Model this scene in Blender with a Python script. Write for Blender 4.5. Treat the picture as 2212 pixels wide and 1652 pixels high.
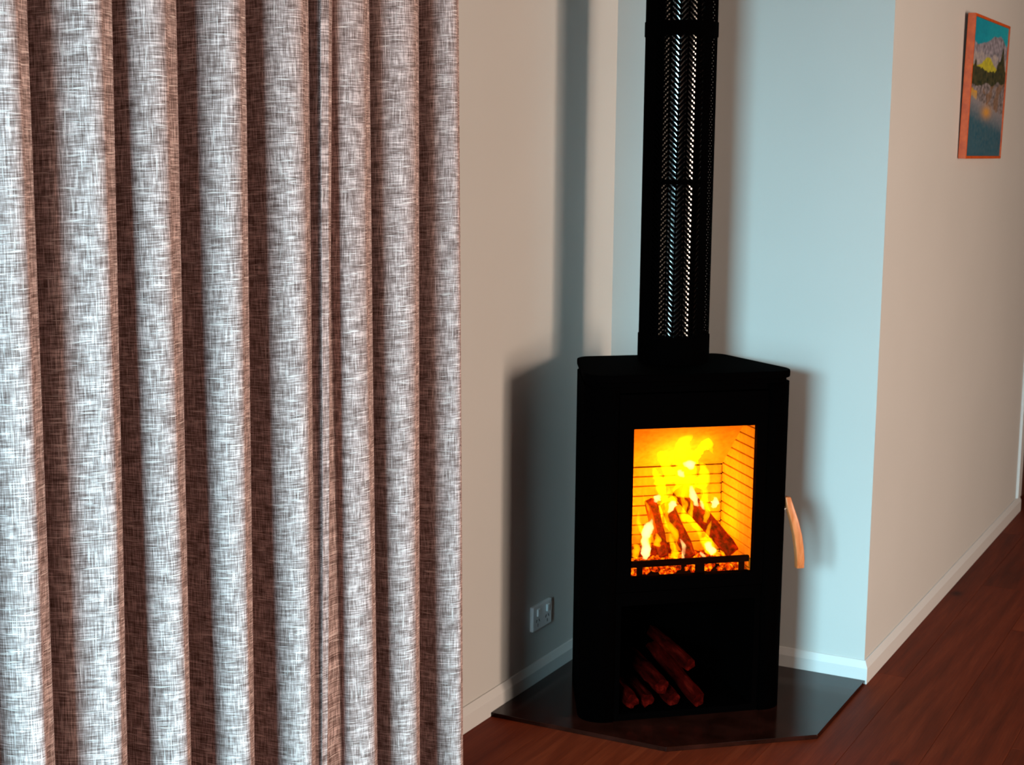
import bpy, math, random
from mathutils import Vector, Matrix, noise

# ------------------------------------------------------------------ clear
for o in list(bpy.data.objects):
    bpy.data.objects.remove(o, do_unlink=True)
sc = bpy.context.scene
COL = sc.collection

# ------------------------------------------------------------------ camera
# world axes: +X runs along the long walls away from the viewer, +Y towards the curtain wall
YAW, TILT, ROLL = math.radians(28.04701725), math.radians(8.72693231), math.radians(0.59036197)
FPX = 3284.887
fwd = Vector((math.cos(YAW) * math.cos(TILT), math.sin(YAW) * math.cos(TILT), -math.sin(TILT)))
rgt0 = Vector((math.sin(YAW), -math.cos(YAW), 0))
up0 = rgt0.cross(fwd)
rgt = rgt0 * math.cos(ROLL) + up0 * math.sin(ROLL)
upv = -rgt0 * math.sin(ROLL) + up0 * math.cos(ROLL)
cam_d = bpy.data.cameras.new('camera')
cam = bpy.data.objects.new('camera', cam_d)
COL.objects.link(cam)
cam_d.sensor_fit = 'HORIZONTAL'
cam_d.sensor_width = 36.0
cam_d.lens = FPX / 2212 * 36.0
cam_d.clip_start = 0.05
cam_d.dof.use_dof = True          # focused on the curtain, the stove a little soft
cam_d.dof.focus_distance = 2.55
cam_d.dof.aperture_fstop = 15.0
M = Matrix((rgt, upv, -fwd)).transposed().to_4x4()
M.translation = Vector((0, 0, 1.5))
cam.matrix_world = M
sc.camera = cam

# ------------------------------------------------------------------ colour management, world, daylight
sc.view_settings.view_transform = 'Standard'
sc.view_settings.look = 'None'
sc.view_settings.gamma = 1.0
sc.view_settings.exposure = 0.0
sc.view_settings.use_curve_mapping = False
sc.cycles.use_denoising = True
sc.cycles.max_bounces = 8
sc.cycles.diffuse_bounces = 5
sc.cycles.sample_clamp_indirect = 6.0

world = bpy.data.worlds.new('overcast_daylight')
sc.world = world
world.use_nodes = True
bgn = world.node_tree.nodes['Background']
bgn.inputs['Color'].default_value = (0.72, 0.88, 1.0, 1)
bgn.inputs['Strength'].default_value = 0.3

# room extents
XF, XE = -1.3, 8.4          # end walls
YO, YA, YB = -3.6, 1.88, 1.068   # wall across the room, curtain wall, picture wall
XN = 4.164                  # short wall behind the stove
ZC = 2.46
W1 = (0.25, 1.6, 0.35, 2.1)    # window in the end wall: y0,y1,z0,z1
W2 = (2.2, 3.65, 0.08, 2.1)      # glazed double door in the wall across: x0,x1,z0,z1
WM = 3.1                         # mullion between its two leaves


def area(name, loc, direction, sx, sy, power, color):
    d = bpy.data.lights.new(name, 'AREA')
    d.shape = 'RECTANGLE'
    d.size, d.size_y = sx, sy
    d.energy = power
    d.color = color
    o = bpy.data.objects.new(name, d)
    COL.objects.link(o)
    o.location = loc
    o.rotation_euler = Vector(direction).to_track_quat('-Z', 'Y').to_euler()
    return o


area('daylight_end_window', (XF - 0.16, (W1[0] + W1[1]) / 2, (W1[2] + W1[3]) / 2), (1, 0, 0),
     W1[1] - W1[0], W1[3] - W1[2], 146, (0.48, 0.86, 1.0))
# added sky lamp beyond the end window, hung high so lower surfaces brighten most
area('daylight_end_sky', (XF - 3.0, 0.7, 3.2), (1, 0, -0.25), 7.0, 2.7, 7200, (0.43, 0.84, 1.0))
area('daylight_garden_door', ((WM + W2[1]) / 2, YO - 0.16, (W2[2] + W2[3]) / 2), (0, 1, 0),
     W2[1] - WM, W2[3] - W2[2], 182, (1.0, 0.755, 0.60))
area('daylight_garden_side', ((W2[0] + WM) / 2, YO - 0.16, (W2[2] + W2[3]) / 2), (0, 1, 0),
     WM - W2[0], W2[3] - W2[2], 98, (1.0, 0.82, 0.67))


# ------------------------------------------------------------------ node helpers
def mat(name, base=(0.5, 0.5, 0.5), rough=0.6, metal=0.0, spec=0.5):
    m = bpy.data.materials.new(name)
    m.use_nodes = True
    b = m.node_tree.nodes['Principled BSDF']
    b.inputs['Base Color'].default_value = (*base, 1)
    b.inputs['Roughness'].default_value = rough
    b.inputs['Metallic'].default_value = metal
    b.inputs['Specular IOR Level'].default_value = spec
    return m, m.node_tree, b


def nd(nt, typ, **kw):
    n = nt.nodes.new(typ)
    for k, v in kw.items():
        setattr(n, k, v)
    return n


def noise_node(nt, vec, scale, detail=2.0, rough=0.5):
    n = nd(nt, 'ShaderNodeTexNoise')
    n.inputs['Scale'].default_value = scale
    n.inputs['Detail'].default_value = detail
    n.inputs['Roughness'].default_value = rough
    if vec is not None:
        nt.links.new(vec, n.inputs['Vector'])
    return n.outputs['Fac']


def mapping(nt, vec, scale):
    n = nd(nt, 'ShaderNodeMapping')
    n.inputs['Scale'].default_value = scale
    nt.links.new(vec, n.inputs['Vector'])
    return n.outputs['Vector']


def ramp(nt, fac, stops):
    n = nd(nt, 'ShaderNodeValToRGB')
    e = n.color_ramp.elements
    while len(e) < len(stops):
        e.new(0.5)
    for el, (p, c) in zip(e, stops):
        el.position = p
        el.color = (*c, 1) if len(c) == 3 else c
    nt.links.new(fac, n.inputs['Fac'])
    return n.outputs['Color']


def mth(nt, op, a, b=None):
    n = nd(nt, 'ShaderNodeMath', operation=op)
    for i, v in enumerate((a, b)):
        if v is None:
            continue
        if isinstance(v, (int, float)):
            n.inputs[i].default_value = v
        else:
            nt.links.new(v, n.inputs[i])
    return n.outputs[0]


def bump(nt, bsdf, h, strength, dist):
    n = nd(nt, 'ShaderNodeBump')
    n.inputs['Strength'].default_value = strength
    n.inputs['Distance'].default_value = dist
    nt.links.new(h, n.inputs['Height'])
    nt.links.new(n.outputs['Normal'], bsdf.inputs['Normal'])


def mixcol(nt, fac, a, b, typ='MIX'):
    n = nd(nt, 'ShaderNodeMix', data_type='RGBA', blend_type=typ)
    if isinstance(fac, (int, float)):
        n.inputs[0].default_value = fac
    else:
        nt.links.new(fac, n.inputs[0])
    for idx, v in ((6, a), (7, b)):
        if isinstance(v, tuple):
            n.inputs[idx].default_value = (*v, 1)
        else:
            nt.links.new(v, n.inputs[idx])
    return n.outputs[2]


# ------------------------------------------------------------------ materials
def m_wall():
    m, nt, b = mat('wall_paint', (0.56, 0.548, 0.522), 0.65, 0, 0.25)
    tc = nd(nt, 'ShaderNodeTexCoord')
    v = tc.outputs['Object']
    n1 = noise_node(nt, v, 260, 2)
    n2 = noise_node(nt, v, 2.2, 2)
    c = ramp(nt, n2, [(0.3, (0.548, 0.537, 0.511)), (0.7, (0.568, 0.556, 0.53))])
    nt.links.new(c, b.inputs['Base Color'])
    bump(nt, b, n1, 0.12, 0.001)
    return m


def m_floor():
    m, nt, b = mat('floor_timber', (0.2, 0.05, 0.02), 0.6, 0, 0.12)
    tc = nd(nt, 'ShaderNodeTexCoord')
    oi = nd(nt, 'ShaderNodeObjectInfo')
    off = nd(nt, 'ShaderNodeVectorMath', operation='SCALE')
    cmb = nd(nt, 'ShaderNodeCombineXYZ')
    nt.links.new(oi.outputs['Random'], cmb.inputs[0])
    nt.links.new(oi.outputs['Random'], cmb.inputs[1])
    nt.links.new(cmb.outputs[0], off.inputs[0])
    off.inputs['Scale'].default_value = 37.0
    add = nd(nt, 'ShaderNodeVectorMath', operation='ADD')
    nt.links.new(tc.outputs['Object'], add.inputs[0])
    nt.links.new(off.outputs[0], add.inputs[1])
    v = add.outputs[0]
    g = noise_node(nt, mapping(nt, v, (1.1, 14, 1)), 2.0, 5, 0.6)
    f = noise_node(nt, mapping(nt, v, (4, 130, 1)), 2.0, 3, 0.6)
    s = mth(nt, 'ADD', mth(nt, 'MULTIPLY', g, 0.7), mth(nt, 'MULTIPLY', f, 0.3))
    s = mth(nt, 'ADD', s, mth(nt, 'MULTIPLY', mth(nt, 'SUBTRACT', oi.outputs['Random'], 0.5), 0.16))
    c = ramp(nt, s, [(0.3, (0.066, 0.007, 0.001)), (0.5, (0.118, 0.014, 0.003)), (0.72, (0.18, 0.027, 0.007))])
    vo = nd(nt, 'ShaderNodeTexVoronoi')
    vo.inputs['Scale'].default_value = 2.4
    nt.links.new(mapping(nt, v, (1.0, 1.7, 1)), vo.inputs['Vector'])
    kn = ramp(nt, vo.outputs['Distance'], [(0.035, (0, 0, 0)), (0.11, (1, 1, 1))])
    kk = mth(nt, 'ADD', mth(nt, 'MULTIPLY', kn, 0.7), 0.3)
    c2 = mixcol(nt, 1.0, c, kk, 'MULTIPLY')
    nt.links.new(c2, b.inputs['Base Color'])
    bump(nt, b, f, 0.1, 0.001)
    return m


def m_curtain():
    m, nt, b = mat('woven_linen', (0.4, 0.35, 0.33), 0.85, 0, 0.12)
    tc = nd(nt, 'ShaderNodeTexCoord')
    v = tc.outputs['UV']
    weft = noise_node(nt, mapping(nt, v, (26, 430, 1)), 1.0, 3, 0.65)
    warp = noise_node(nt, mapping(nt, v, (460, 26, 1)), 1.0, 3, 0.65)
    slub = noise_node(nt, mapping(nt, v, (24, 260, 1)), 1.0, 1.5, 0.5)
    slub2 = noise_node(nt, mapping(nt, v, (280, 18, 1)), 1.0, 1.5, 0.5)
    patch = noise_node(nt, mapping(nt, v, (34, 60, 1)), 1.0, 2, 0.5)
    s = mth(nt, 'ADD', mth(nt, 'MULTIPLY', weft, 0.5), mth(nt, 'MULTIPLY', warp, 0.5))
    s = mth(nt, 'ADD', s, mth(nt, 'MULTIPLY', mth(nt, 'SUBTRACT', patch, 0.5), 0.22))
    c = ramp(nt, s, [(0.37, (0.11, 0.066, 0.058)), (0.5, (0.335, 0.235, 0.217)), (0.62, (0.76, 0.58, 0.55))])
    h1 = ramp(nt, slub, [(0.60, (0, 0, 0)), (0.74, (1, 1, 1))])
    h2 = ramp(nt, slub2, [(0.62, (0, 0, 0)), (0.76, (1, 1, 1))])
    hl = mth(nt, 'MAXIMUM', h1, mth(nt, 'MULTIPLY', h2, 0.8))
    c2 = mixcol(nt, mth(nt, 'MULTIPLY', hl, 0.8), c, (0.88, 0.74, 0.70))
    nt.links.new(c2, b.inputs['Base Color'])
    bump(nt, b, s, 0.35, 0.002)
    return m


def m_glass(name='clear_glass', tint=(1, 1, 1)):
    m = bpy.data.materials.new(name)
    m.use_nodes = True
    nt = m.node_tree
    nt.nodes.clear()
    out = nd(nt, 'ShaderNodeOutputMaterial')
    tr = nd(nt, 'ShaderNodeBsdfTransparent')
    tr.inputs['Color'].default_value = (*tint, 1)
    gl = nd(nt, 'ShaderNodeBsdfGlossy')
    gl.inputs['Roughness'].default_value = 0.03
    mx = nd(nt, 'ShaderNodeMixShader')
    mx.inputs[0].default_value = 0.03
    nt.links.new(tr.outputs[0], mx.inputs[1])
    nt.links.new(gl.outputs[0], mx.inputs[2])
    nt.links.new(mx.outputs[0], out.inputs['Surface'])
    return m


def m_flame(name, e):
    m = bpy.data.materials.new(name)
    m.use_nodes = True
    nt = m.node_tree
    nt.nodes.clear()
    out = nd(nt, 'ShaderNodeOutputMaterial')
    em = nd(nt, 'ShaderNodeEmission')
    mx = max(e)
    em.inputs['Color'].default_value = (e[0] / mx, e[1] / mx, e[2] / mx, 1)
    em.inputs['Strength'].default_value = mx
    nt.links.new(em.outputs[0], out.inputs['Volume'])
    return m


def m_char():
    m, nt, b = mat('glowing_charred_wood', (0.05, 0.02, 0.012), 0.9, 0, 0.1)
    tc = nd(nt, 'ShaderNodeTexCoord')
    v = tc.outputs['Object']
    n = noise_node(nt, v, 42, 4, 0.65)
    e = ramp(nt, n, [(0.36, (0.02, 0.0, 0.0)), (0.50, (0.25, 0.006, 0.0)), (0.68, (0.75, 0.04, 0.0))])
    nt.links.new(e, b.inputs['Emission Color'])
    b.inputs['Emission Strength'].default_value = 1.0
    n2 = noise_node(nt, v, 90, 3)
    bump(nt, b, n2, 0.6, 0.004)
    return m


def m_ember():
    m, nt, b = mat('glowing_ember', (0.05, 0.02, 0.01), 0.9, 0, 0.1)
    tc = nd(nt, 'ShaderNodeTexCoord')
    n = noise_node(nt, tc.outputs['Object'], 75, 3, 0.6)
    e = ramp(nt, n, [(0.38, (0.03, 0.001, 0.0)), (0.52, (1.0, 0.06, 0.0)), (0.68, (3.0, 1.2, 0.05))])
    nt.links.new(e, b.inputs['Emission Color'])
    b.inputs['Emission Strength'].default_value = 1.0
    return m


def m_bark():
    m, nt, b = mat('dry_firewood', (0.1, 0.03, 0.015), 0.9, 0, 0.01)
    tc = nd(nt, 'ShaderNodeTexCoord')
    n = noise_node(nt, mapping(nt, tc.outputs['Object'], (30, 30, 6)), 1.4, 4, 0.65)
    c = ramp(nt, n, [(0.35, (0.006, 0.0002, 0.0001)), (0.55, (0.03, 0.0008, 0.0004)), (0.72, (0.09, 0.004, 0.002))])
    nt.links.new(c, b.inputs['Base Color'])
    bump(nt, b, n, 0.7, 0.006)
    return m


def m_wood(name, a, c, scale=(60, 60, 6), rough=0.4):
    m, nt, b = mat(name, a, rough, 0, 0.35)
    tc = nd(nt, 'ShaderNodeTexCoord')
    n = noise_node(nt, mapping(nt, tc.outputs['Object'], scale), 1.5, 4, 0.6)
    col = ramp(nt, n, [(0.35, a), (0.68, c)])
    nt.links.new(col, b.inputs['Base Color'])
    return m


def m_brick():
    m, nt, b = mat('vermiculite_brick', (0.75, 0.62, 0.42), 0.95, 0, 0.05)
    tc = nd(nt, 'ShaderNodeTexCoord')
    n = noise_node(nt, tc.outputs['Object'], 60, 4, 0.6)
    c = ramp(nt, n, [(0.3, (0.50, 0.34, 0.13)), (0.7, (0.66, 0.47, 0.2))])
    nt.links.new(c, b.inputs['Base Color'])
    bump(nt, b, n, 0.3, 0.002)
    return m


def m_black():
    m, nt, b = mat('matt_black_steel', (0.0004, 0.0002, 0.0002), 0.9, 0, 0.006)
    tc = nd(nt, 'ShaderNodeTexCoord')
    n = noise_node(nt, tc.outputs['Object'], 500, 2)
    bump(nt, b, n, 0.15, 0.0005)
    return m


def m_hearth():
    m, nt, b = mat('polished_dark_slab', (0.012, 0.006, 0.005), 0.14, 0, 0.2)
    tc = nd(nt, 'ShaderNodeTexCoord')
    n = noise_node(nt, tc.outputs['Object'], 14, 4, 0.6)
    c = ramp(nt, n, [(0.35, (0.010, 0.002, 0.001)), (0.7, (0.024, 0.005, 0.003))])
    nt.links.new(c, b.inputs['Base Color'])
    return m


def m_vcol(name, rough=0.6):
    m, nt, b = mat(name, (0.5, 0.5, 0.5), rough, 0, 0.3)
    a = nd(nt, 'ShaderNodeVertexColor')
    a.layer_name = 'paint'
    tc = nd(nt, 'ShaderNodeTexCoord')
    n = noise_node(nt, tc.outputs['Object'], 120, 3)
    k = mth(nt, 'ADD', mth(nt, 'MULTIPLY', n, 0.5), 0.75)
    c = mixcol(nt, 1.0, a.outputs['Color'], k, 'MULTIPLY')
    nt.links.new(c, b.inputs['Base Color'])
    bump(nt, b, n, 0.3, 0.001)
    return m


MT = {
    'wall': m_wall(), 'floor': m_floor(), 'linen': m_curtain(), 'glass': m_glass(), 'ceramic': m_glass('amber_filter_ceramic_glass', (0.95, 0.70, 0.30)),  # amber tint deepened to filter daylight and warm the fire seen through it
    'flame': m_flame('flame_yellow', (95, 62, 0.1)), 'core': m_flame('flame_white', (130, 135, 230)),
    'halo': m_flame('flame_orange', (24, 12, 0.05)),
    'char': m_char(), 'ember': m_ember(), 'bark': m_bark(), 'brick': m_brick(), 'black': m_black(),
    'hearth': m_hearth(), 'paint': m_vcol('oil_paint'),
    'frame': m_wood('orange_timber_frame', (0.45, 0.058, 0.003), (0.62, 0.095, 0.007), (25, 25, 25), 0.45),
    'handle': m_wood('varnished_timber_handle', (0.50, 0.12, 0.03), (0.68, 0.22, 0.08), (60, 60, 8), 0.35),
    'trim': mat('white_satin_enamel', (0.64, 0.632, 0.615), 0.35, 0, 0.4)[0],
    'plastic': mat('white_plastic', (0.78, 0.78, 0.79), 0.25, 0, 0.5)[0],
    'slot': mat('dark_socket_slot', (0.02, 0.02, 0.02), 0.6)[0],
    'steel': mat('stainless_pipe', (0.50, 0.48, 0.45), 0.16, 1.0)[0],
    'chrome': mat('bright_metal', (0.75, 0.74, 0.72), 0.2, 1.0)[0],
    'alu': mat('dark_window_frame', (0.05, 0.05, 0.055), 0.4, 0.3)[0],
    'ceil': mat('darkened_ceiling', (0.22, 0.21, 0.2), 0.8, 0, 0.2)[0],  # unseen ceiling, kept dark to limit bounce light
    'panel': m_wood('darkened_unseen_wall', (0.07, 0.035, 0.02), (0.12, 0.06, 0.035), (6, 6, 40), 0.6),  # invented dark finish on the unseen walls, holds down bounce light
    'sub': mat('subfloor', (0.05, 0.018, 0.008), 0.9, 0, 0.1)[0],
    'doorwood': m_wood('dark_stained_door', (0.06, 0.016, 0.008), (0.10, 0.03, 0.014), (6, 6, 40), 0.5),
}


# ------------------------------------------------------------------ mesh helpers
class MB:
    def __init__(s):
        s.v, s.f = [], []

    def add(s, vs, fs):
        o = len(s.v)
        s.v += [tuple(p) for p in vs]
        s.f += [tuple(i + o for i in f) for f in fs]

    def box(s, x0, x1, y0, y1, z0, z1):
        s.add([(x0, y0, z0), (x1, y0, z0), (x1, y1, z0), (x0, y1, z0), (x0, y0, z1), (x1, y0, z1), (x1, y1, z1), (x0, y1, z1)],
              [(0, 3, 2, 1), (4, 5, 6, 7), (0, 1, 5, 4), (1, 2, 6, 5), (2, 3, 7, 6), (3, 0, 4, 7)])

    def prism(s, poly, z0, z1):
        n = len(poly)
        s.add([(x, y, z0) for x, y in poly] + [(x, y, z1) for x, y in poly],
              [tuple(range(n - 1, -1, -1)), tuple(range(n, 2 * n))] + [(i, (i + 1) % n, n + (i + 1) % n, n + i) for i in range(n)])

    def cyl(s, cx, cy, r, z0, z1, n=48, r1=None, caps=True):
        r1 = r if r1 is None else r1
        P = [(cx + r * math.cos(2 * math.pi * i / n), cy + r * math.sin(2 * math.pi * i / n), z0) for i in range(n)]
        Q = [(cx + r1 * math.cos(2 * math.pi * i / n), cy + r1 * math.sin(2 * math.pi * i / n), z1) for i in range(n)]
        F = [(i, (i + 1) % n, n + (i + 1) % n, n + i) for i in range(n)]
        if caps:
            F += [tuple(range(n - 1, -1, -1)), tuple(range(n, 2 * n))]
        s.add(P + Q, F)

    def tube(s, rings, closed_caps=True):
        n = len(rings[0])
        vs = [p for r in rings for p in r]
        fs = []
        for k in range(len(rings) - 1):
            for i in range(n):
                j = (i + 1) % n
                fs.append((k * n + i, k * n + j, (k + 1) * n + j, (k + 1) * n + i))
        if closed_caps:
            fs.append(tuple(range(n - 1, -1, -1)))
            fs.append(tuple(range((len(rings) - 1) * n, len(rings) * n)))
        s.add(vs, fs)

    def build(s, name, material, parent=None, smooth=False, bevel=0.0, loc=None):
        me = bpy.data.meshes.new(name)
        me.from_pydata(s.v, [], s.f)
        me.update()
        me.materials.append(MT[material] if isinstance(material, str) else material)
        if smooth:
            me.polygons.foreach_set('use_smooth', [True] * len(me.polygons))
        o = bpy.data.objects.new(name, me)
        COL.objects.link(o)
        if parent is not None:
            o.parent = parent
        if loc is not None:
            o.location = loc
        if bevel:
            b = o.modifiers.new('bevel', 'BEVEL')
            b.width = bevel
            b.segments = 2
            b.limit_method = 'ANGLE'
            b.angle_limit = math.radians(35)
        return o


def fix_normals(o):
    import bmesh
    bm = bmesh.new()
    bm.from_mesh(o.data)
    bmesh.ops.recalc_face_normals(bm, faces=bm.faces)
    bm.to_mesh(o.data)
    bm.free()
    return o


def tag(o, label=None, cat=None, group=None, kind=None):
    if label:
        o['label'] = label
    if cat:
        o['category'] = cat
    if group:
        o['group'] = group
    if kind:
        o['kind'] = kind
    return o


def empty(name, loc=(0, 0, 0), rz=0.0):
    o = bpy.data.objects.new(name, None)
    o.empty_display_size = 0.1
    COL.objects.link(o)
    o.location = loc
    o.rotation_euler = (0, 0, rz)
    return o


def S(o, label, cat):
    return tag(o, label, cat, kind='structure')


# ------------------------------------------------------------------ room shell
T = 0.14
fl = MB()
fl.box(XF - T, XE + T, YO - T, 3.1, -0.12, -0.016)
floor = S(fl.build('floor', 'sub'), 'reddish brown timber board floor of the room', 'floor')
rnd = random.Random(7)
BW, BL = 0.182, 1.9
board_cache = {}


def board_mesh(L, W):
    key = (round(L, 3), round(W, 3))
    if key not in board_cache:
        c = 0.0007
        L2, W2h = L / 2, W / 2
        me = bpy.data.meshes.new('floorboard')
        lo = [(-L2, -W2h), (L2, -W2h), (L2, W2h), (-L2, W2h)]
        hi = [(-L2 + c, -W2h + c), (L2 - c, -W2h + c), (L2 - c, W2h - c), (-L2 + c, W2h - c)]
        vs = [(x, y, -0.016) for x, y in lo] + [(x, y, -c) for x, y in lo] + [(x, y, 0.0) for x, y in hi]
        fs = [(0, 3, 2, 1), (8, 9, 10, 11)]
        for a in (0, 4):
            for i in range(4):
                j = (i + 1) % 4
                fs.append((a + i, a + j, a + 4 + j, a + 4 + i))
        me.from_pydata(vs, [], fs)
        me.update()
        me.materials.append(MT['floor'])
        board_cache[key] = me
    return board_cache[key]


y = YA
row = 0
while y > YO + 0.01:
    w = min(BW, y - YO)
    x = XF - (0.0, 0.85, 1.4, 0.4)[row % 4] - rnd.random() * 0.25
    while x < XE:
        x0, x1 = max(x, XF), min(x + BL, XE)
        if x1 - x0 > 0.02 and not (y - w > YB and x0 > XN + 0.05 and x1 < 6.4):
            o = bpy.data.objects.new('floorboard', board_mesh(x1 - x0 - 0.0004, w - 0.0004))
            COL.objects.link(o)
            o.parent = floor
            o.location = ((x0 + x1) / 2, y - w / 2, 0)
        x += BL
    y -= BW
    row += 1

wl = MB()
wl.box(XF - T, XN + T, YA, YA + T, -0.016, ZC)
S(wl.build('wall_left', 'wall'), 'plain off-white wall behind the curtain and power outlet', 'wall')
wb = MB()
wb.box(XN, XN + T, YB + T, YA, -0.016, ZC)
S(wb.build('wall_back', 'wall'), 'short off-white return wall directly behind the stove', 'wall')
DX0, DX1, DZ = 6.60, 7.45, 2.05
wr = MB()
wr.box(XN, DX0, YB, YB + T, -0.016, ZC)
wr.box(DX1, XE + T, YB, YB + T, -0.016, ZC)
wr.box(DX0, DX1, YB, YB + T, DZ, ZC)
S(wr.build('wall_right', 'wall'), 'long off-white wall with the framed painting', 'wall')
wo = MB()
wo.box(XF - T, W2[0], YO - T, YO, -0.016, ZC)
wo.box(W2[1], XE + T, YO - T, YO, -0.016, ZC)
wo.box(W2[0], W2[1], YO - T, YO, W2[3], ZC)
wo.box(W2[0], W2[1], YO - T, YO, -0.016, W2[2])
S(wo.build('wall_opposite', 'panel'), 'unseen wall across the room from the stove, darkened to cut bounce light', 'wall')
wf = MB()
wf.box(XF - T, XF, YO, W1[0], -0.016, ZC)
wf.box(XF - T, XF, W1[1], YA, -0.016, ZC)
wf.box(XF - T, XF, W1[0], W1[1], W1[3], ZC)
wf.box(XF - T, XF, W1[0], W1[1], -0.016, W1[2])
S(wf.build('wall_front', 'panel'), 'unseen end wall with the large window, darkened to cut bounce light', 'wall')
we = MB()
we.box(XE, XE + T, YO, YB, -0.016, ZC)
S(we.build('wall_end', 'panel'), 'unseen far end wall of the room, darkened to cut bounce light', 'wall')
ce = MB()
ce.box(XF - T, XE + T, YO - T, YA + T, ZC, ZC + 0.1)
S(ce.build('ceiling', 'ceil'), 'flat unseen ceiling, darkened to cut bounce light', 'ceiling')

# windows that light the room
w = MB()
fw = 0.05
for (a0, a1, b0, b1) in ((W1[0], W1[1], W1[2], W1[2] + fw), (W1[0], W1[1], W1[3] - fw, W1[3]),
                         (W1[0], W1[0] + fw, W1[2] + fw, W1[3] - fw), (W1[1] - fw, W1[1], W1[2] + fw, W1[3] - fw)):
    w.box(XF - 0.10, XF - 0.04, a0, a1, b0, b1)
win1 = S(w.build('window_1', 'alu'), 'wide dark-framed window in the end wall', 'window')
g = MB()
g.box(XF - 0.073, XF - 0.067, W1[0] + fw, W1[1] - fw, W1[2] + fw, W1[3] - fw)
g.build('pane', 'glass', win1)
w = MB()
for (a0, a1, b0, b1) in ((W2[0], W2[1], W2[2], W2[2] + fw), (W2[0], W2[1], W2[3] - fw, W2[3]),
                         (W2[0], W2[0] + fw, W2[2] + fw, W2[3] - fw), (W2[1] - fw, W2[1], W2[2] + fw, W2[3] - fw), (WM - 0.03, WM + 0.03, W2[2] + fw, W2[3] - fw)):
    w.box(a0, a1, YO - 0.10, YO - 0.04, b0, b1)
win2 = S(w.build('window_2', 'alu'), 'tall dark-framed glazed garden door opening', 'window')
g = MB()
for (a0, a1) in ((W2[0] + fw, WM - 0.03), (WM + 0.03, W2[1] - fw)):
    g = MB()
    g.box(a0, a1, YO - 0.073, YO - 0.067, W2[2] + fw, W2[3] - fw)
    g.build('pane', 'glass', win2)

# skirting boards: flat face 46 mm, splayed back to the wall at 67 mm
ZF, ZT, D = 0.046, 0.067, 0.0125


def skirt(name, path_wall, path_front, label):
    n = len(path_wall)
    vs, fs = [], []
    for (wx, wy), (fx, fy) in zip(path_wall, path_front):
        vs += [(wx, wy, 0), (fx, fy, 0), (fx, fy, ZF), (wx + (fx - wx) * 0.35, wy + (fy - wy) * 0.35, ZT), (wx, wy, ZT)]
    for k in range(n - 1):
        for i in range(5):
            j = (i + 1) % 5
            fs.append((k * 5 + i, k * 5 + j, (k + 1) * 5 + j, (k + 1) * 5 + i))
    fs += [(4, 3, 2, 1, 0), tuple(range((n - 1) * 5, n * 5))]
    m = MB()
    m.add(vs, fs)
    o = fix_normals(m.build(name, 'trim', bevel=0.0012))
    return S(o, label, 'baseboard')


skirt('baseboard_left', [(XF, YA), (XN, YA)], [(XF, YA - D), (XN - D, YA - D)], 'white splayed skirting board below the power outlet')
skirt('baseboard_back', [(XN, YA), (XN, YB)], [(XN - D, YA - D), (XN - D, YB - D)], 'white splayed skirting board on the short wall behind the stove')
skirt('baseboard_right', [(XN, YB), (6.60, YB)], [(XN - D, YB - D), (6.60, YB - D)], 'white splayed skirting board below the framed painting')
skirt('baseboard_opposite', [(XF, YO), (W2[0], YO)], [(XF, YO + D), (W2[0], YO + D)], 'white skirting board on the opposite wall')

# door at the far end of the picture wall
m = MB()
AX, AP = 6.525, 0.0115
m.box(AX, AX + 0.07, YB - AP, YB, ZT, DZ + 0.07)
m.box(DX1, DX1 + 0.07, YB - AP, YB, ZT, DZ + 0.07)
m.box(AX + 0.07, DX1, YB - AP, YB, DZ, DZ + 0.07)
S(m.build('trim_1', 'trim', bevel=0.0015), 'white door architrave past the framed painting', 'trim')
m = MB()
m.box(DX0, DX1, YB + 0.03, YB + 0.07, 0.004, DZ)
door = S(m.build('door_1', 'doorwood'), 'dark stained door past the framed painting', 'door')
m = MB()
m.cyl(0, 0, 0.011, 0, 0.05, 16)
m.box(-0.006, 0.1, -0.008, 0.008, 0.04, 0.054)
hd = m.build('door_handle', 'chrome', door, bevel=0.001)
hd.location = (DX0 + 0.07, YB + 0.03, 1.0)
hd.rotation_euler = (math.pi / 2, 0, 0)

# ------------------------------------------------------------------ curtain
YCR = 1.66
# right edge of each crest (upper, lower), left edge of each crest (upper, lower), depth of the valley before it (upper, lower), crest y
FOLDS = [
    (1.300, 1.285, 1.235, 1.245, .13, .13, 1.66),
    (1.470, 1.462, 1.405, 1.425, .14, .14, 1.66),
    (1.627, 1.632, 1.560, 1.595, .14, .14, 1.662),
    (1.796, 1.786, 1.735, 1.745, .15, .16, 1.66),
    (1.953, 1.941, 1.868, 1.905, .14, .15, 1.66),
    (2.127, 2.115, 2.050, 2.080, .14, .15, 1.66),
    (2.319, 2.305, 2.222, 2.268, .14, .14, 1.66),
    (2.366, 2.345, 2.350, 2.335, .024, .010, 1.668),
    (2.520, 2.540, 2.425, 2.470, .05, .055, 1.662),
    (2.711, 2.707, 2.590, 2.635, .145, .14, 1.66),
    (2.846, 2.886, 2.800, 2.850, .13, .13, 1.668),
]


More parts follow.
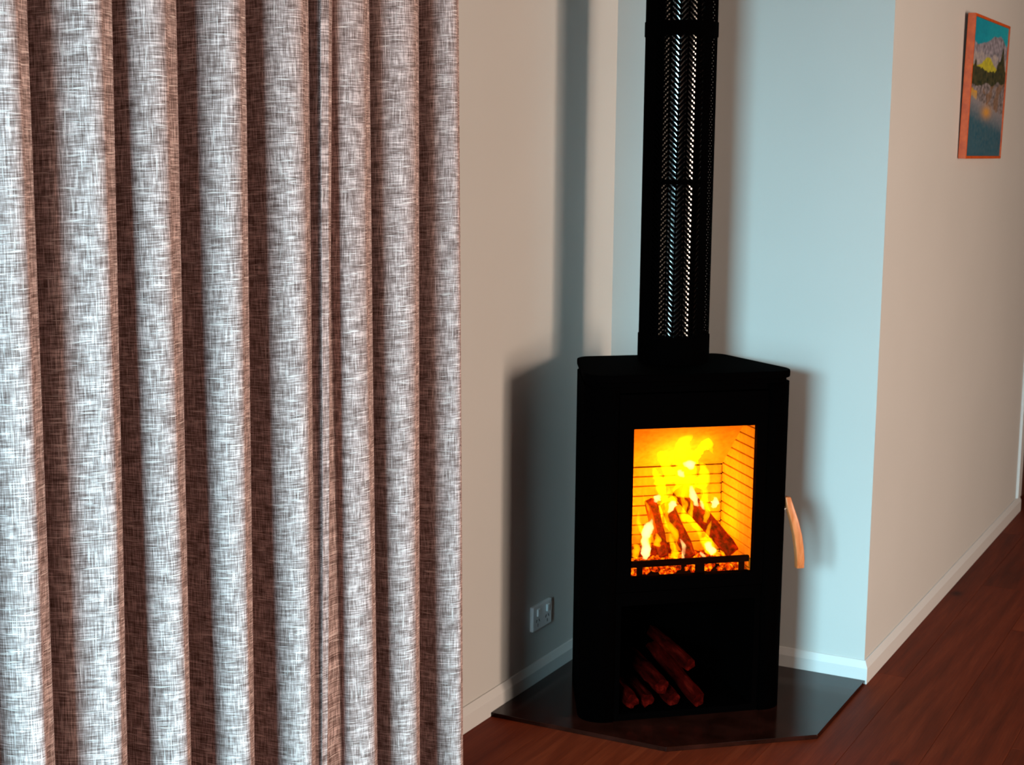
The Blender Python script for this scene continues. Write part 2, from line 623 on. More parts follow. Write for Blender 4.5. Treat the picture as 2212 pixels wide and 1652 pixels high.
def curtain_profile(z):
    t = max(-0.25, min(1.25, (1.75 - z) / 1.40))     # 0 upper, 1 lower
    pts = []
    prev = None
    for i, (su, sl, lu, ll, du, dl, yc) in enumerate(FOLDS):
        s = (su + (sl - su) * t) + 0.0196 - 0.020 * t
        l = (lu + (ll - lu) * t) - 0.014 - 0.010 * t
        d = max(0.006, du + (dl - du) * t) * (1.45 if du > 0.1 else 1.0)
        wob = 0.004 * math.sin(3.1 * z + i * 1.7)
        yc -= 0.03
        if prev is not None:
            yv = yc + d
            if i == 3:      # broad, slowly rising fold
                pts += [(prev + 0.006, yv - 0.1 * d), (prev + 0.050, yv), (l - 0.034, yc + 0.075)]
            else:
                pts += [(prev + 0.006, yv - 0.1 * d), (max(prev + 0.014, l - 0.006), yv),
                        (max(prev + 0.012, l - 0.013), yc + min(0.060, 0.6 * d))]
        l2 = min(l, s - 0.014)
        wd = s - l2
        pts += [(l2 - 0.003 + wob, yc + min(0.024, 0.3 * d)), (l2 + 0.16 * wd + wob, yc + 0.002), (l2 + 0.40 * wd + wob, yc - 0.001),
                (l2 + 0.50 * wd + wob, yc + 0.12 * wd), (s - 0.22 * wd, yc + 0.16 * wd), (s, yc + 0.40 * wd + 0.004)]
        prev = s
    # far hem turned back towards the wall
    pts += [(prev + 0.004, yc + 0.03)]
    for _ in range(3):
        q = [pts[0]]
        for a, b in zip(pts[:-1], pts[1:]):
            q += [(a[0] * .75 + b[0] * .25, a[1] * .75 + b[1] * .25), (a[0] * .25 + b[0] * .75, a[1] * .25 + b[1] * .75)]
        q.append(pts[-1])
        pts = q
    return pts


cur = empty('curtain', (2.1, 1.74, 0))
ZB, ZTOP, NZ = 0.012, 2.40, 60
rows = []
for k in range(NZ + 1):
    z = ZB + (ZTOP - ZB) * k / NZ
    rows.append((z, curtain_profile(z)))
nP = len(rows[0][1])
vs = [(x, yy, z) for z, pr in rows for x, yy in pr]
fs = [(k * nP + i, k * nP + i + 1, (k + 1) * nP + i + 1, (k + 1) * nP + i) for k in range(NZ) for i in range(nP - 1)]
me = bpy.data.meshes.new('fabric')
me.from_pydata(vs, [], fs)
uv = me.uv_layers.new(name='UVMap')
arc = [0.0]
pr = rows[NZ // 2][1]
for a, b in zip(pr[:-1], pr[1:]):
    arc.append(arc[-1] + math.hypot(b[0] - a[0], b[1] - a[1]))
for poly in me.polygons:
    for li in poly.loop_indices:
        vi = me.loops[li].vertex_index
        i, k = vi % nP, vi // nP
        # the weave sags a little across each fold
        sag = 0.05 * (rows[k][1][i][1] - 1.66)
        uv.data[li].uv = (arc[i], rows[k][0] + sag)
me.polygons.foreach_set('use_smooth', [True] * len(me.polygons))
me.materials.append(MT['linen'])
fab = bpy.data.objects.new('fabric', me)
COL.objects.link(fab)
fab.parent = cur
fab.location = (-2.1, -1.74, 0)
so = fab.modifiers.new('thickness', 'SOLIDIFY')
so.thickness = 0.0022
m = MB()
m.box(-1.15, 1.05, -0.03, 0.03, 2.40, ZC)
m.build('track', 'trim', cur, bevel=0.002)
tag(cur, 'heavy grey-brown woven linen curtain hanging in deep vertical folds', 'curtain')

# ------------------------------------------------------------------ power outlet
ox, oz = 3.705, 0.199
pw = empty('power_outlet', (ox, YA, oz))
m = MB()
m.box(-0.0575, 0.0575, -0.012, 0.0, -0.036, 0.036)
fp = m.build('face_plate', 'plastic', pw, bevel=0.003)
for s in (-1, 1):
    m = MB()
    m.box(-0.007, 0.007, -0.0165, -0.012, 0.006, 0.026)
    r = m.build('rocker_switch', 'plastic', pw, bevel=0.001)
    r.location = (s * 0.029, 0, 0)
    for (dx, dz, rot) in ((-0.008, -0.008, 0.5), (0.008, -0.008, -0.5), (0, -0.021, 0)):
        m = MB()
        m.box(-0.0014, 0.0014, -0.0124, -0.0118, -0.0045, 0.0045)
        q = m.build('socket_slot', 'slot', pw)
        q.location = (s * 0.029 + dx, 0, dz)
        q.rotation_euler = (0, rot, 0)
tag(pw, 'white double power outlet low on the wall beside the stove', 'power outlet')

# ------------------------------------------------------------------ painting
PX0, PX1, PZ0, PZ1 = 5.030, 5.615, 1.4845, 1.941
PW, PH = PX1 - PX0, PZ1 - PZ0
pic = empty('framed_painting', ((PX0 + PX1) / 2, 1.0655, PZ0))
pic.rotation_euler = (math.atan2(0.008, PH), 0, 0)      # hangs leaning out at the top
FT, FD = 0.009, 0.025
for (x0, x1, z0, z1) in ((-PW / 2, -PW / 2 + FT, 0, PH), (PW / 2 - FT, PW / 2, 0, PH),
                         (-PW / 2 + FT, PW / 2 - FT, 0, FT), (-PW / 2 + FT, PW / 2 - FT, PH - FT, PH)):
    m = MB()
    m.box(x0, x1, -FD, 0, z0, z1)
    m.build('frame_rail', 'frame', pic, bevel=0.0012)


def lerp(a, b, t):
    return tuple(p + (q - p) * t for p, q in zip(a, b))


def srgb(r, g, b):
    return tuple((c / 255 / 12.92 if c / 255 <= 0.04045 else ((c / 255 + 0.055) / 1.055) ** 2.4) for c in (r, g, b))


def painted(s, t):
    """colour of the landscape at s (0 left - 1 right), t (0 top - 1 bottom)"""
    n = noise.noise(Vector((s * 7, t * 12, 1.3)))
    n2 = noise.noise(Vector((s * 22, t * 34, 5.1)))
    n3 = noise.noise(Vector((s * 45, t * 60, 9.7)))
    sky = lerp(srgb(0, 128, 150), srgb(20, 150, 165), s + n * 0.3)
    c = sky
    ridge = 0.135 + 0.05 * math.sin(s * 6.0 + 0.6) + 0.03 * n
    if t > ridge:
        c = lerp(srgb(150, 145, 155), srgb(100, 98, 106), 0.5 + n2 * 0.9)
    if t > 0.25 + 0.03 * n:
        c = lerp(srgb(165, 155, 150), srgb(130, 128, 135), 0.5 + n2)
    hill = 0.335 - 0.075 * math.exp(-((s - 0.45) / 0.16) ** 2)
    if t > hill + 0.01 * n2:
        c = lerp(srgb(190, 180, 40), srgb(140, 140, 50), 0.4 + n2 * 0.6)
    tree = 0.345 + 0.02 * n2 - 0.06 * max(0, 1 - abs(s - 0.10) / 0.05) - 0.20 * max(0, 1 - abs(s - 0.88) / 0.10) - 0.10 * max(0, 1 - abs(s - 0.76) / 0.06) \
        + 0.02 * math.exp(-((s - 0.5) / 0.2) ** 2)
    if t > tree:
        c = lerp(srgb(40, 46, 26), srgb(70, 66, 40), 0.4 + n2 * 1.1)
    shore = 0.47 - 0.10 * max(0.0, s - 0.5) + 0.08 * max(0.0, 0.35 - s) + 0.03 * n
    if t > shore:
        k = 0.5 + 0.55 * n2 + 0.4 * n3
        c = lerp(srgb(52, 48, 42), srgb(150, 140, 142), max(0, min(1, k)))
        if n > 0.18:
            c = lerp(c, srgb(120, 85, 50), 0.6)
    water = 0.56 + 0.12 * s + 0.015 * n2
    if t > water - 0.06 and s < 0.2:
        c = lerp(srgb(190, 140, 30), srgb(150, 140, 130), max(0, min(1, (t - water + 0.06) * 9)))
    if t > water:
        w_ = min(1.0, (t - water) / 0.16)
        c = lerp(srgb(128, 124, 128), lerp(srgb(32, 78, 96), srgb(62, 92, 104), 0.5 + 0.7 * n2), w_)
    gl = math.exp(-((s - 0.50) / 0.13) ** 2 - ((t - 0.67) / 0.045) ** 2)
    c = lerp(c, srgb(200, 140, 30), 0.85 * gl)
    return c


NXp, NZp = 150, 120
vs, fs, cols = [], [], []
for k in range(NZp + 1):
    for i in range(NXp + 1):
        s, t = i / NXp, 1 - k / NZp
        vs.append((-PW / 2 + FT + s * (PW - 2 * FT), -FD + 0.004, FT + (1 - t) * (PH - 2 * FT)))
        cols.append(tuple(min(0.8, 1.05 * c_) for c_ in painted(s, t)))
for k in range(NZp):
    for i in range(NXp):
        a = k * (NXp + 1) + i
        fs.append((a, a + 1, a + NXp + 2, a + NXp + 1))
nb = len(vs)
m = MB()
m.add(vs, fs)
x0, x1, z0, z1 = -PW / 2 + FT, PW / 2 - FT, FT, PH - FT
m.add([(x0, -FD + 0.0041, z0), (x1, -FD + 0.0041, z0), (x1, -FD + 0.0041, z1), (x0, -FD + 0.0041, z1),
       (x0, -0.004, z0), (x1, -0.004, z0), (x1, -0.004, z1), (x0, -0.004, z1)],
      [(4, 7, 6, 5), (0, 4, 5, 1), (1, 5, 6, 2), (2, 6, 7, 3), (3, 7, 4, 0)])
cv = m.build('canvas', 'paint', pic)
ca = cv.data.color_attributes.new('paint', 'FLOAT_COLOR', 'POINT')
for i in range(len(cv.data.vertices)):
    ca.data[i].color = (*cols[i], 1) if i < nb else (0.5, 0.45, 0.4, 1)
tag(pic, 'small lake landscape painting in an orange timber frame on the wall', 'painting')

# ------------------------------------------------------------------ hearth slab
HP = [(XN - D - 0.001, YA - D - 0.001), (3.405, YA - D - 0.001), (3.412, 1.366), (3.684, 1.0575), (XN - D - 0.001, 1.0600)]
m = MB()
m.prism(HP[::-1], 0.0, 0.012)
hearth = fix_normals(m.build('hearth_slab', 'hearth', bevel=0.0012))
tag(hearth, 'thin polished dark hearth slab with cut corner under the stove', 'hearth')
HZ = 0.012

# ------------------------------------------------------------------ stove
STO = (3.78, 1.53, HZ)
SROT = math.radians(42 - 90)
stove = empty('wood_stove', STO, SROT)
tag(stove, 'matt black freestanding wood stove with glass door and lit fire', 'stove')
# local axes: x right, y back, z measured from the hearth top
h0 = -HZ


def outline(off=0.0, n_arc=6):
    def arc_pts(cx, cy, r, a0, a1):
        return [(cx + r * math.cos(math.radians(a0 + (a1 - a0) * k / n_arc)), cy + r * math.sin(math.radians(a0 + (a1 - a0) * k / n_arc))) for k in range(n_arc + 1)]
    right = [(0.205, -0.187 - off)]
    right += arc_pts(0.221, -0.131, 0.056 + off, -80, 12)
    right += arc_pts(0.175, 0.136, 0.040 + off, 14, 86)
    left = [(-x, yy) for x, yy in reversed(right)]
    return right + left


ol = outline()
nO = len(ol)
ZBODY = 0.902 + h0
m = MB()     # wrap-round side and back shell, open at the flat front
vs = [(x, yy, 0.0) for x, yy in ol] + [(x, yy, ZBODY) for x, yy in ol]
m.add(vs, [(i, i + 1, nO + i + 1, nO + i) for i in range(nO - 1)])
shell = m.build('body_shell', 'black', stove, smooth=True)
sol = shell.modifiers.new('thickness', 'SOLIDIFY')
sol.thickness = 0.005
sol.offset = 1.0
m = MB()
m.prism(outline(-0.003), 0.890 + h0, 0.914 + h0)
m.build('vent_collar', 'black', stove)
m = MB()
m.prism(outline(0.006, 10), 0.914 + h0, 0.934 + h0)
m.build('top_plate', 'black', stove, bevel=0.004)

FY0, FY1 = -0.187, -0.172      # front panel planes
NX, NZ0, NZ1 = 0.187, 0.030 + h0, 0.325 + h0
m = MB()
for (x0, x1, z0, z1) in ((-0.205, -NX, 0.0, 0.36 + h0), (NX, 0.205, 0.0, 0.36 + h0), (-NX, NX, 0.0, NZ0), (-NX, NX, NZ1, 0.36 + h0)):
    m.box(x0, x1, FY0, FY1, z0, z1)
m.build('lower_front_panel', 'black', stove)
m = MB()      # open log store below the firebox
m.box(-NX - 0.004, NX + 0.004, FY1, 0.12, NZ0 - 0.004, NZ0)
m.box(-NX - 0.004, NX + 0.004, FY1, 0.12, NZ1, NZ1 + 0.004)
m.box(-NX - 0.004, -NX, FY1, 0.12, NZ0, NZ1)
m.box(NX, NX + 0.004, FY1, 0.12, NZ0, NZ1)
m.box(-NX - 0.004, NX + 0.004, 0.12, 0.124, NZ0, NZ1)
m.build('log_store', 'black', stove)

# door
GX0, GX1, GZ0, GZ1 = -0.164, 0.175, 0.399 + h0, 0.794 + h0
DZ0, DZ1 = 0.364 + h0, 0.884 + h0
door_st = MB()
for (x0, x1, z0, z1) in ((-0.203, GX0, DZ0, DZ1), (GX1, 0.203, DZ0, DZ1), (GX0, GX1, DZ0, GZ0), (GX0, GX1, GZ1, DZ1)):
    door_st.box(x0, x1, -0.193, -0.174, z0, z1)
sd = door_st.build('door', 'black', stove)
m = MB()
m.box(GX0, GX1, -0.183, -0.179, GZ0, GZ1)
m.build('glass_pane', 'ceramic', sd)
m = MB()
m.box(-0.204, 0.204, -0.187, -0.174, 0.888 + h0, 0.902 + h0)
m.build('front_rail', 'black', stove)
for zz in (0.47, 0.80):
    m = MB()
    m.cyl(-0.212, -0.188, 0.007, zz + h0, zz + 0.05 + h0, 16)
    m.build('hinge', 'black', sd, smooth=False)

# timber door handle, bowed, hanging from a pivot on the right
hp = [(0.284, 0.588), (0.2905, 0.560), (0.3015, 0.525), (0.312, 0.485), (0.3195, 0.447), (0.325, 0.415), (0.328, 0.390)]
rings = []
for i, (hx, hz) in enumerate(hp):
    hw = (0.008, 0.0105, 0.0115, 0.012, 0.012, 0.0118, 0.0112)[i]
    ht = 0.010
    yy = -0.150 - 0.012 * math.sin(math.pi * i / 6)
    ring = []
    for k in range(12):
        a = 2 * math.pi * k / 12
        cx_, sx_ = math.cos(a), math.sin(a)
        ring.append((hx + hw * math.copysign(abs(cx_) ** 0.3, cx_), yy + ht * math.copysign(abs(sx_) ** 0.3, sx_), hz + h0))
    rings.append(ring)
m = MB()
m.tube(rings)
hnd = fix_normals(m.build('handle', 'handle', sd, smooth=True, bevel=0.0015))
m = MB()
m.cyl(0, 0, 0.0045, 0.0, 0.036, 16)
m.cyl(0, 0, 0.008, -0.002, 0.004, 16)
pv = m.build('pivot_bolt', 'chrome', hnd)
pv.location = (0.262, -0.155, 0.556 + h0)
pv.rotation_euler = (0, math.pi / 2, 0)

# firebox lining: courses of firebrick with open joints
FBX, FBY = 0.178, 0.052
lining = MB()
lining.box(-FBX - 0.030, FBX + 0.030, FBY + 0.026, FBY + 0.032, 0.375 + h0, 0.86 + h0)
lining.box(-FBX - 0.032, -FBX - 0.027, -0.172, FBY + 0.026, 0.375 + h0, 0.86 + h0)
lining.box(FBX + 0.027, FBX + 0.032, -0.172, FBY + 0.026, 0.375 + h0, 0.86 + h0)
lining.box(-FBX - 0.030, FBX + 0.030, -0.172, FBY + 0.03, 0.370 + h0, 0.376 + h0)
lining.box(-FBX - 0.030, FBX + 0.030, -0.172, FBY + 0.03, 0.86 + h0, 0.866 + h0)
lin = lining.build('firebox_lining', 'black', stove)
CP, JT = 0.0272, 0.0034
mb_ = MB()
mb_.box(-FBX, FBX, 0, 0.024, 0, CP - JT)
ms_ = MB()
ms_.box(0, 0.026, -0.170, FBY - 0.001, 0, CP - JT)
bk0 = mb_.build('firebrick', 'brick', lin, bevel=0.0012)
sd0 = ms_.build('firebrick', 'brick', lin, bevel=0.0012)


def put(src, loc, first):
    o = src if first else src.copy()
    if not first:
        COL.objects.link(o)
        o.parent = src.parent
    o.location = loc
    return o


ZG = 0.642     # top joint of the back wall
for k in range(10):
    put(bk0, (0, FBY, ZG - (k + 1) * CP + h0), k == 0)
first = True
for side in (0, 1):
    for k in range(-6, 10):
        z = ZG - (k + 1) * CP + 0.004
        put(sd0, (FBX if side else -FBX - 0.026, 0, z + h0), first)
        first = False
# sloping baffle above the flames
m = MB()
m.add([(-FBX, FBY - 0.001, 0.6425), (FBX, FBY - 0.001, 0.6425), (FBX, -0.128, 0.812), (-FBX, -0.128, 0.812),
       (-FBX, FBY - 0.001, 0.665), (FBX, FBY - 0.001, 0.665), (FBX, -0.128, 0.834), (-FBX, -0.128, 0.834)],
      [(0, 1, 2, 3), (4, 7, 6, 5), (0, 4, 5, 1), (1, 5, 6, 2), (2, 6, 7, 3), (3, 7, 4, 0)])
bf = fix_normals(m.build('baffle', 'brick', lin))
bf.location = (0, 0, h0)

# log guard across the bottom of the glass
m = MB()
m.box(-FBX, FBX, -0.160, -0.150, 0.418 + h0, 0.435 + h0)
m.box(-FBX, FBX, -0.162, -0.148, 0.376 + h0, 0.394 + h0)
lg = m.build('log_guard', 'black', stove, bevel=0.0015)
for bx, hw in ((-0.128, 0.007), (0.040, 0.012), (0.158, 0.007)):
    m = MB()
    m.box(bx - hw, bx + hw, -0.159, -0.151, 0.394 + h0, 0.418 + h0)
    m.build('guard_post', 'black', lg)


def world_pt(b, a, z):
    c, s_ = math.cos(SROT), math.sin(SROT)
    return Vector((STO[0] + b * c - a * s_, STO[1] + b * s_ + a * c, z))


# ------------------------------------------------------------------ logs
def make_log(name, p0, p1, r, seed, material, spread=1.15, sides=14, rings_n=9, taper=0.85, rough=0.16):
    """split log: a wedge of a round trunk between two points"""
    rn = random.Random(seed)
    p0, p1 = Vector(p0), Vector(p1)
    ax = p1 - p0
    L = ax.length
    q = ax.to_track_quat('Z', 'Y')
    rot = rn.random() * 6.28
    sec = []
    for k in range(sides):
        a = 2 * math.pi * k / sides
        rr = 1.0 if abs(((a + math.pi) % (2 * math.pi)) - math.pi) < spread else 0.62
        sec.append((math.cos(a + rot) * rr, math.sin(a + rot) * rr))
    rings = []
    for k in range(rings_n):
        t = k / (rings_n - 1)
        sc_ = r * (1 + (taper - 1) * t)
        if k in (0, rings_n - 1):
            sc_ *= 0.9
        ring = []
        for i, (cx_, cy_) in enumerate(sec):
            nz = noise.noise(Vector((cx_ * 1.7 + seed, cy_ * 1.7, t * 5.0)))
            f_ = 1 + rough * 1.6 * nz
            ring.append((cx_ * sc_ * f_, cy_ * sc_ * f_, t * L + (rough * r * 1.2 * noise.noise(Vector((cx_ * 2, cy_ * 2, seed + t * 9))) if k in (0, rings_n - 1) else 0)))
        rings.append(ring)
    m = MB()
    m.tube(rings)
    o = fix_normals(m.build(name, material, smooth=False))
    o.rotation_mode = 'QUATERNION'
    o.rotation_quaternion = q
    o.location = p0
    return o


BURN = [
    ((0.040, 0.030, 0.575), (0.150, -0.105, 0.428), 0.030, 3, 'long charred log leaning across the fire to the right'),
    ((0.004, 0.000, 0.545), (0.030, -0.118, 0.430), 0.025, 11, 'charred log leaning steeply in the middle of the fire'),
    ((-0.052, 0.004, 0.555), (-0.044, -0.098, 0.428), 0.022, 21, 'short upright charred log left of the other burning logs'),
    ((-0.135, -0.052, 0.436), (0.000, -0.040, 0.436), 0.022, 34, 'charred log lying flat at the foot of the fire'),
]
for p0, p1, r, sd_, lab in BURN:
    o = make_log('burning_log', world_pt(*p0), world_pt(*p1), r, sd_, 'char')
    tag(o, lab, 'log', 'burning logs in the firebox')

# ember bed: glowing coals
rn = random.Random(5)
m = MB()
for _ in range(170):
    bx, by = rn.uniform(-0.165, 0.165), rn.uniform(-0.143, 0.03)
    zz = 0.379 + rn.random() * 0.012
    r = rn.uniform(0.007, 0.014)
    pts = []
    for lat in (-1, 0, 1):
        for k in range(6):
            a = k * math.pi / 3 + rn.random() * 0.6
            rr = r * (1.0 if lat == 0 else 0.6) * rn.uniform(0.8, 1.2)
            pts.append((bx + rr * math.cos(a), by + rr * math.sin(a), zz + lat * r * 0.65 + 0.009))
    rgs = [pts[0:6], pts[6:12], pts[12:18]]
    m.tube(rgs)
emb = m.build('ember_bed', 'ember')
fix_normals(emb)
emb.location = (STO[0], STO[1], 0)
emb.rotation_euler = (0, 0, SROT)
tag(emb, 'bed of glowing orange coals on the firebox floor', 'embers', kind='stuff')

# ------------------------------------------------------------------ flames
FLAMES = {
    'A': (-0.05, [(0.037, 0.649, 0.0193), (0.023, 0.693, 0.024), (0.025, 0.73, 0.0176), (0.041, 0.75, 0.0128), (0.051, 0.765, 0.0032)], 'flame'),
    'B': (-0.05, [(0.053, 0.67, 0.0145), (0.065, 0.696, 0.0122), (0.083, 0.714, 0.0135), (0.095, 0.719, 0.0129), (0.103, 0.704, 0.0065), (0.111, 0.692, 0.0013)], 'flame'),
    'C': (-0.03, [(-0.002, 0.616, 0.0161), (-0.02, 0.666, 0.0144), (-0.033, 0.689, 0.0121), (-0.043, 0.685, 0.0025)], 'flame'),
    'D': (-0.04, [(-0.024, 0.569, 0.0112), (-0.035, 0.61, 0.0134), (-0.048, 0.638, 0.0115), (-0.057, 0.657, 0.0032)], 'flame'),
    'E': (-0.03, [(0.034, 0.571, 0.0226), (0.039, 0.614, 0.0339), (0.045, 0.654, 0.0291), (0.047, 0.682, 0.0129)], 'flame'),
    'F': (-0.04, [(0.075, 0.596, 0.0178), (0.09, 0.639, 0.0162), (0.079, 0.665, 0.0048)], 'flame'),
    'G': (-0.01, [(0.125, 0.499, 0.0164), (0.135, 0.542, 0.0158), (0.135, 0.593, 0.0138), (0.133, 0.656, 0.0049)], 'halo'),
    'H': (-0.1, [(-0.097, 0.424, 0.008), (-0.092, 0.452, 0.0125), (-0.095, 0.482, 0.0115), (-0.086, 0.508, 0.0135), (-0.076, 0.532, 0.0012)], 'core'),
    'I': (-0.09, [(-0.067, 0.575, 0.0038), (-0.06, 0.587, 0.0088), (-0.052, 0.591, 0.0032)], 'core'),
    'J': (-0.09, [(-0.007, 0.586, 0.0048), (-0.023, 0.573, 0.0143), (-0.035, 0.541, 0.007), (-0.031, 0.514, 0.0086), (-0.006, 0.486, 0.0086), (-0.002, 0.461, 0.0026)], 'flame'),
    'K': (-0.115, [(0.007, 0.423, 0.0045), (0.009, 0.455, 0.0054), (-0.003, 0.478, 0.0016)], 'core'),
    'L': (-0.118, [(0.003, 0.547, 0.0038), (0.022, 0.53, 0.0076), (0.047, 0.501, 0.0064), (0.054, 0.478, 0.0051), (0.072, 0.464, 0.0145), (0.086, 0.442, 0.0155), (0.105, 0.439, 0.0039)], 'flame'),
    'M': (-0.118, [(0.07, 0.474, 0.0051), (0.074, 0.498, 0.0058), (0.084, 0.524, 0.0016)], 'flame'),
    'N': (-0.08, [(0.013, 0.676, 0.0025), (0.032, 0.671, 0.0120), (0.049, 0.676, 0.0019)], 'core'),
    'P': (-0.08, [(0.001, 0.657, 0.0038), (0.007, 0.648, 0.0085), (0.017, 0.638, 0.0025)], 'core'),
    'Q': (-0.09, [(0.034, 0.615, 0.0032), (0.039, 0.593, 0.0089), (0.049, 0.568, 0.007), (0.057, 0.559, 0.0019)], 'core'),
    'R': (-0.09, [(0.061, 0.574, 0.0026), (0.067, 0.56, 0.0051), (0.073, 0.548, 0.0016)], 'core'),
    'S': (-0.06, [(0.107, 0.546, 0.0039), (0.117, 0.558, 0.0104), (0.113, 0.574, 0.0019)], 'core'),
    'T': (-0.125, [(-0.023, 0.429, 0.0114), (-0.02, 0.447, 0.0095), (-0.031, 0.476, 0.0063), (-0.034, 0.497, 0.0019)], 'flame'),
    'U': (-0.125, [(0.051, 0.44, 0.0032), (0.061, 0.432, 0.0051), (0.065, 0.426, 0.0016)], 'core'),
    'V': (-0.11, [(-0.128, 0.432, 0.0069), (-0.121, 0.456, 0.01), (-0.131, 0.469, 0.0025)], 'flame'),
    'W': (-0.125, [(-0.073, 0.465, 0.0094), (-0.069, 0.484, 0.0079), (-0.074, 0.499, 0.0019)], 'flame'),
    'X': (-0.125, [(0.112, 0.442, 0.0026), (0.117, 0.431, 0.0052), (0.119, 0.423, 0.0019)], 'flame'),
    'Y': (-0.122, [(0.070, 0.464, 0.008), (0.083, 0.446, 0.0120), (0.098, 0.440, 0.004)], 'core'),
    'Z': (-0.105, [(-0.018, 0.580, 0.004), (-0.022, 0.570, 0.0100), (-0.033, 0.548, 0.003)], 'core'),
}
wr_ = random.Random(12)
for k in range(26):       # thin licks between the main tongues
    bx = wr_.uniform(-0.125, 0.125)
    top = 0.735 - 4.2 * (bx - 0.03) ** 2 - 0.03 * wr_.random()
    z0_ = wr_.uniform(0.47, 0.60) if abs(bx - 0.02) < 0.09 else wr_.uniform(0.43, 0.50)
    hgt = min(wr_.uniform(0.05, 0.13), max(0.04, top - z0_))
    lean, wd_ = wr_.uniform(-0.022, 0.022), wr_.uniform(0.004, 0.010)
    FLAMES['lick%d' % k] = (wr_.uniform(-0.10, 0.02), [
        (bx, z0_, wd_ * 0.6), (bx + lean * 0.2 + 0.006 * math.sin(k), z0_ + hgt * 0.35, wd_),
        (bx + lean * 0.6 - 0.006 * math.sin(k), z0_ + hgt * 0.7, wd_ * 0.7), (bx + lean, z0_ + hgt, 0.0008)],
        'flame' if k % 3 else 'halo')
fire = empty('fire', (STO[0], STO[1], 0.40), SROT)
tag(fire, 'bright yellow flames rising from the logs behind the glass', 'fire')


def catmull(P, n):
    out = []
    Q = [P[0]] + P + [P[-1]]
    for i in range(1, len(Q) - 2):
        for k in range(n):
            t = k / n
            out.append(tuple(0.5 * (2 * b + (c - a) * t + (2 * a - 5 * b + 4 * c - d) * t * t + (3 * b - a - 3 * c + d) * t ** 3)
                             for a, b, c, d in zip(Q[i - 1], Q[i], Q[i + 1], Q[i + 2])))
    out.append(P[-1])
    return out


for key, (dep, path, mname) in FLAMES.items():
    pts = catmull(path, 6)
    rings = []
    sd_ = sum(map(ord, key)) * 1.37
    for i, (bx, bz, hw) in enumerate(pts):
        a, b = pts[max(0, i - 1)], pts[min(len(pts) - 1, i + 1)]
        tx, tz = b[0] - a[0], b[1] - a[1]
        ln = math.hypot(tx, tz) or 1
        nx, nz = tz / ln, -tx / ln
        hw = max(0.0006, hw * (1 + 0.35 * noise.noise(Vector((i * 0.5, sd_ * 3.3, 0)))))
        hd_ = min(hw * 1.1, 0.014)
        wav = 0.003 * noise.noise(Vector((i * 0.35, sd_ * 1.9, 4)))
        ring = []
        for k in range(14):
            an = 2 * math.pi * k / 14
            rag = 1 + 0.45 * noise.noise(Vector((i * 0.55, math.cos(an) * 1.3 + sd_, math.sin(an) * 1.3)))
            u = hw * rag * math.cos(an) + wav
            ring.append((bx + nx * u, dep + hd_ * math.sin(an), bz + nz * u - 0.40))
        rings.append(ring)
    m = MB()
    m.tube(rings)
    fix_normals(m.build('flame', mname, fire, smooth=True))

for (p, pwr, col) in (((0.03, -0.03, 0.62), 3.0, (1.0, 0.36, 0.002)), ((0.10, -0.02, 0.50), 3.4, (1.0, 0.38, 0.002)),
                      ((-0.08, -0.05, 0.52), 2.4, (1.0, 0.35, 0.002)), ((0.03, -0.125, 0.45), 0.25, (1.0, 0.2, 0.004))):
    d = bpy.data.lights.new('fire_glow', 'POINT')
    d.energy = pwr
    d.color = col
    d.shadow_soft_size = 0.03
    o = bpy.data.objects.new('fire_glow', d)
    COL.objects.link(o)
    o.parent = fire
    o.location = (p[0], p[1], p[2] - 0.40)

# ------------------------------------------------------------------ firewood in the log store
ZL = 0.030
WOODS = [
    ((-0.155, -0.185, ZL + 0.028), (-0.152, 0.085, ZL + 0.028), 0.026, 41, 'split firewood log at the far left of the log store'),
    ((-0.096, -0.165, ZL + 0.026), (-0.094, 0.085, ZL + 0.026), 0.025, 52, 'split firewood log in the bottom row beside the left log'),
    ((-0.038, -0.180, ZL + 0.025), (-0.036, 0.085, ZL + 0.025), 0.025, 63, 'split firewood log in the middle of the bottom row'),
    ((-0.066, -0.190, ZL + 0.074), (-0.066, 0.080, ZL + 0.074), 0.027, 74, 'split firewood log resting on top of the two middle logs'),
    ((0.028, -0.205, ZL + 0.024), (-0.010, 0.060, ZL + 0.090), 0.026, 85, 'split firewood log slanting out over the sill of the log store'),
    ((0.012, -0.170, ZL + 0.112), (-0.010, 0.080, ZL + 0.130), 0.022, 96, 'thin split firewood log topmost of the stack'),
]
for p0, p1, r, sd_, lab in WOODS:
    o = make_log('firewood_log', world_pt(*p0), world_pt(*p1), r, sd_, 'bark', taper=0.95)
    tag(o, lab, 'log', 'firewood in the log store')

# ------------------------------------------------------------------ flue
FX, FY = 3.837, 1.547
flue = empty('flue', (FX, FY, 0.934))
tag(flue, 'black perforated flue shield around a shiny pipe above the stove', 'flue')
FZ = -0.934
m = MB()
m.cyl(0, 0, 0.074, 0.0, ZC + FZ, 64, caps=False)
pipe = m.build('inner_pipe', 'steel', flue, smooth=True)
m = MB()
m.cyl(0, 0, 0.0755, 1.412 + FZ, 1.424 + FZ, 64)
m.build('pipe_seam', 'black', pipe, smooth=False)

NCOL, RS, PIT, SH = 26, 0.0955, 0.0139, 0.0235
TH0 = math.radians(200.0)


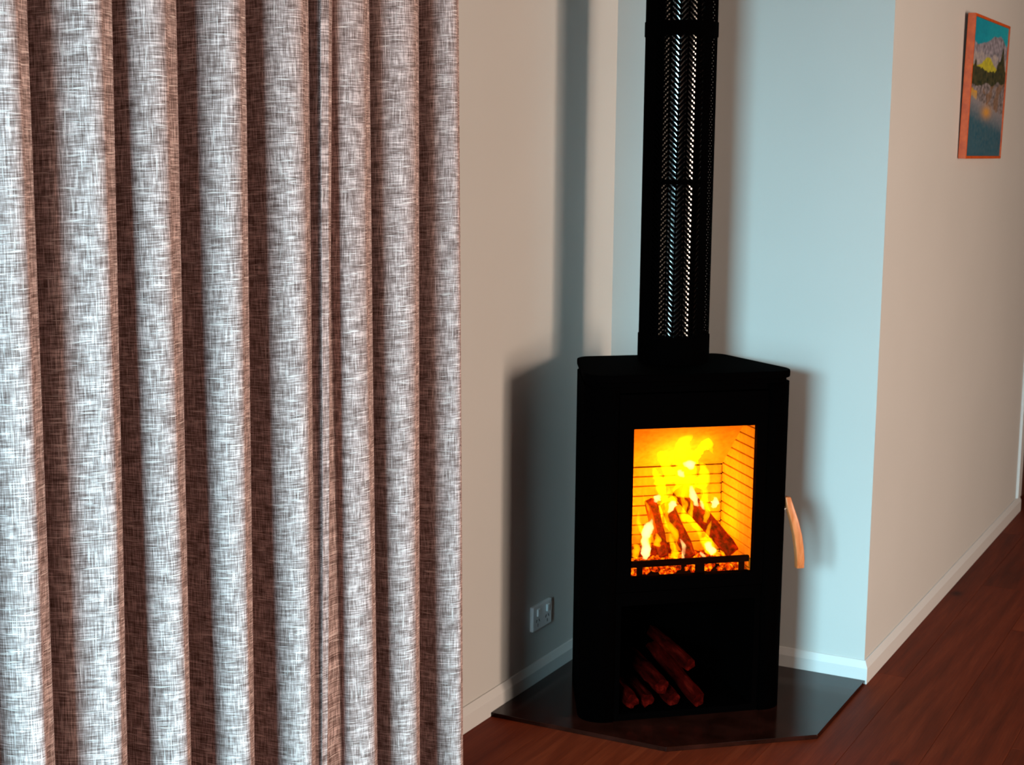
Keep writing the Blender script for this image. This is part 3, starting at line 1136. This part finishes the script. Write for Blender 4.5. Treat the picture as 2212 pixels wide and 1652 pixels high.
def perforated(z0, z1):
    m = MB()
    slot = [(.05, .5), (.13, .32), (.87, .32), (.95, .5), (.87, .68), (.13, .68)]
    dth = 2 * math.pi / NCOL
    nrow = int(math.ceil((z1 - z0) / PIT)) + 2
    for c in range(NCOL):
        t0 = TH0 + c * dth
        up = (c % 2 == 0)
        mid = math.degrees(t0 + dth / 2) % 360
        plain = 110 < mid < 155 or 240 < mid < 255      # unpunched columns
        for r in range(-2, nrow):
            zb = z0 + r * PIT
            if zb > z1 or zb + PIT + SH < z0:
                continue

            def P(u, v):
                th = t0 + u * dth
                rr = RS * math.cos(dth / 2) / math.cos(dth * (u - 0.5))
                z = zb + v * PIT + (SH * u if up else SH * (1 - u))
                return (rr * math.cos(th), rr * math.sin(th), z + FZ)
            vs = [P(0, 0), P(1, 0), P(1, 1), P(0, 1)] + [P(*q) for q in slot]
            if plain:
                m.add(vs[:4], [(0, 1, 2, 3)])
            else:
                m.add(vs, [(0, 1, 6, 5), (1, 2, 8, 7, 6), (2, 3, 9, 8), (3, 0, 5, 4, 9)])
    return m


ps = perforated(1.000, 1.800)
sh1 = ps.build('perforated_shield', 'black', flue)
ps = perforated(1.826, 2.40)
sh2 = ps.build('perforated_shield', 'black', flue)
for o in (sh1, sh2):
    s_ = o.modifiers.new('thickness', 'SOLIDIFY')
    s_.thickness = 0.001
    s_.offset = -1


def band(z0, z1, r, name='joint_band'):
    m = MB()
    ri = r - 0.0015
    n = 64
    prof = [(r, z0), (r, z1), (ri, z1), (ri, z0)]
    rings = []
    for k in range(n):
        a = 2 * math.pi * k / n
        rings.append([(p * math.cos(a), p * math.sin(a), z + FZ) for p, z in prof])
    vs = [p for rg in rings for p in rg]
    fs = []
    for k in range(n):
        for i in range(4):
            j, k2 = (i + 1) % 4, (k + 1) % n
            fs.append((k * 4 + i, k2 * 4 + i, k2 * 4 + j, k * 4 + j))
    m.add(vs, fs)
    return fix_normals(m.build(name, 'black', flue))


band(0.934, 1.0085, 0.0974, 'base_collar')
band(1.797, 1.834, 0.0974)
band(2.36, ZC, 0.0974, 'ceiling_collar')
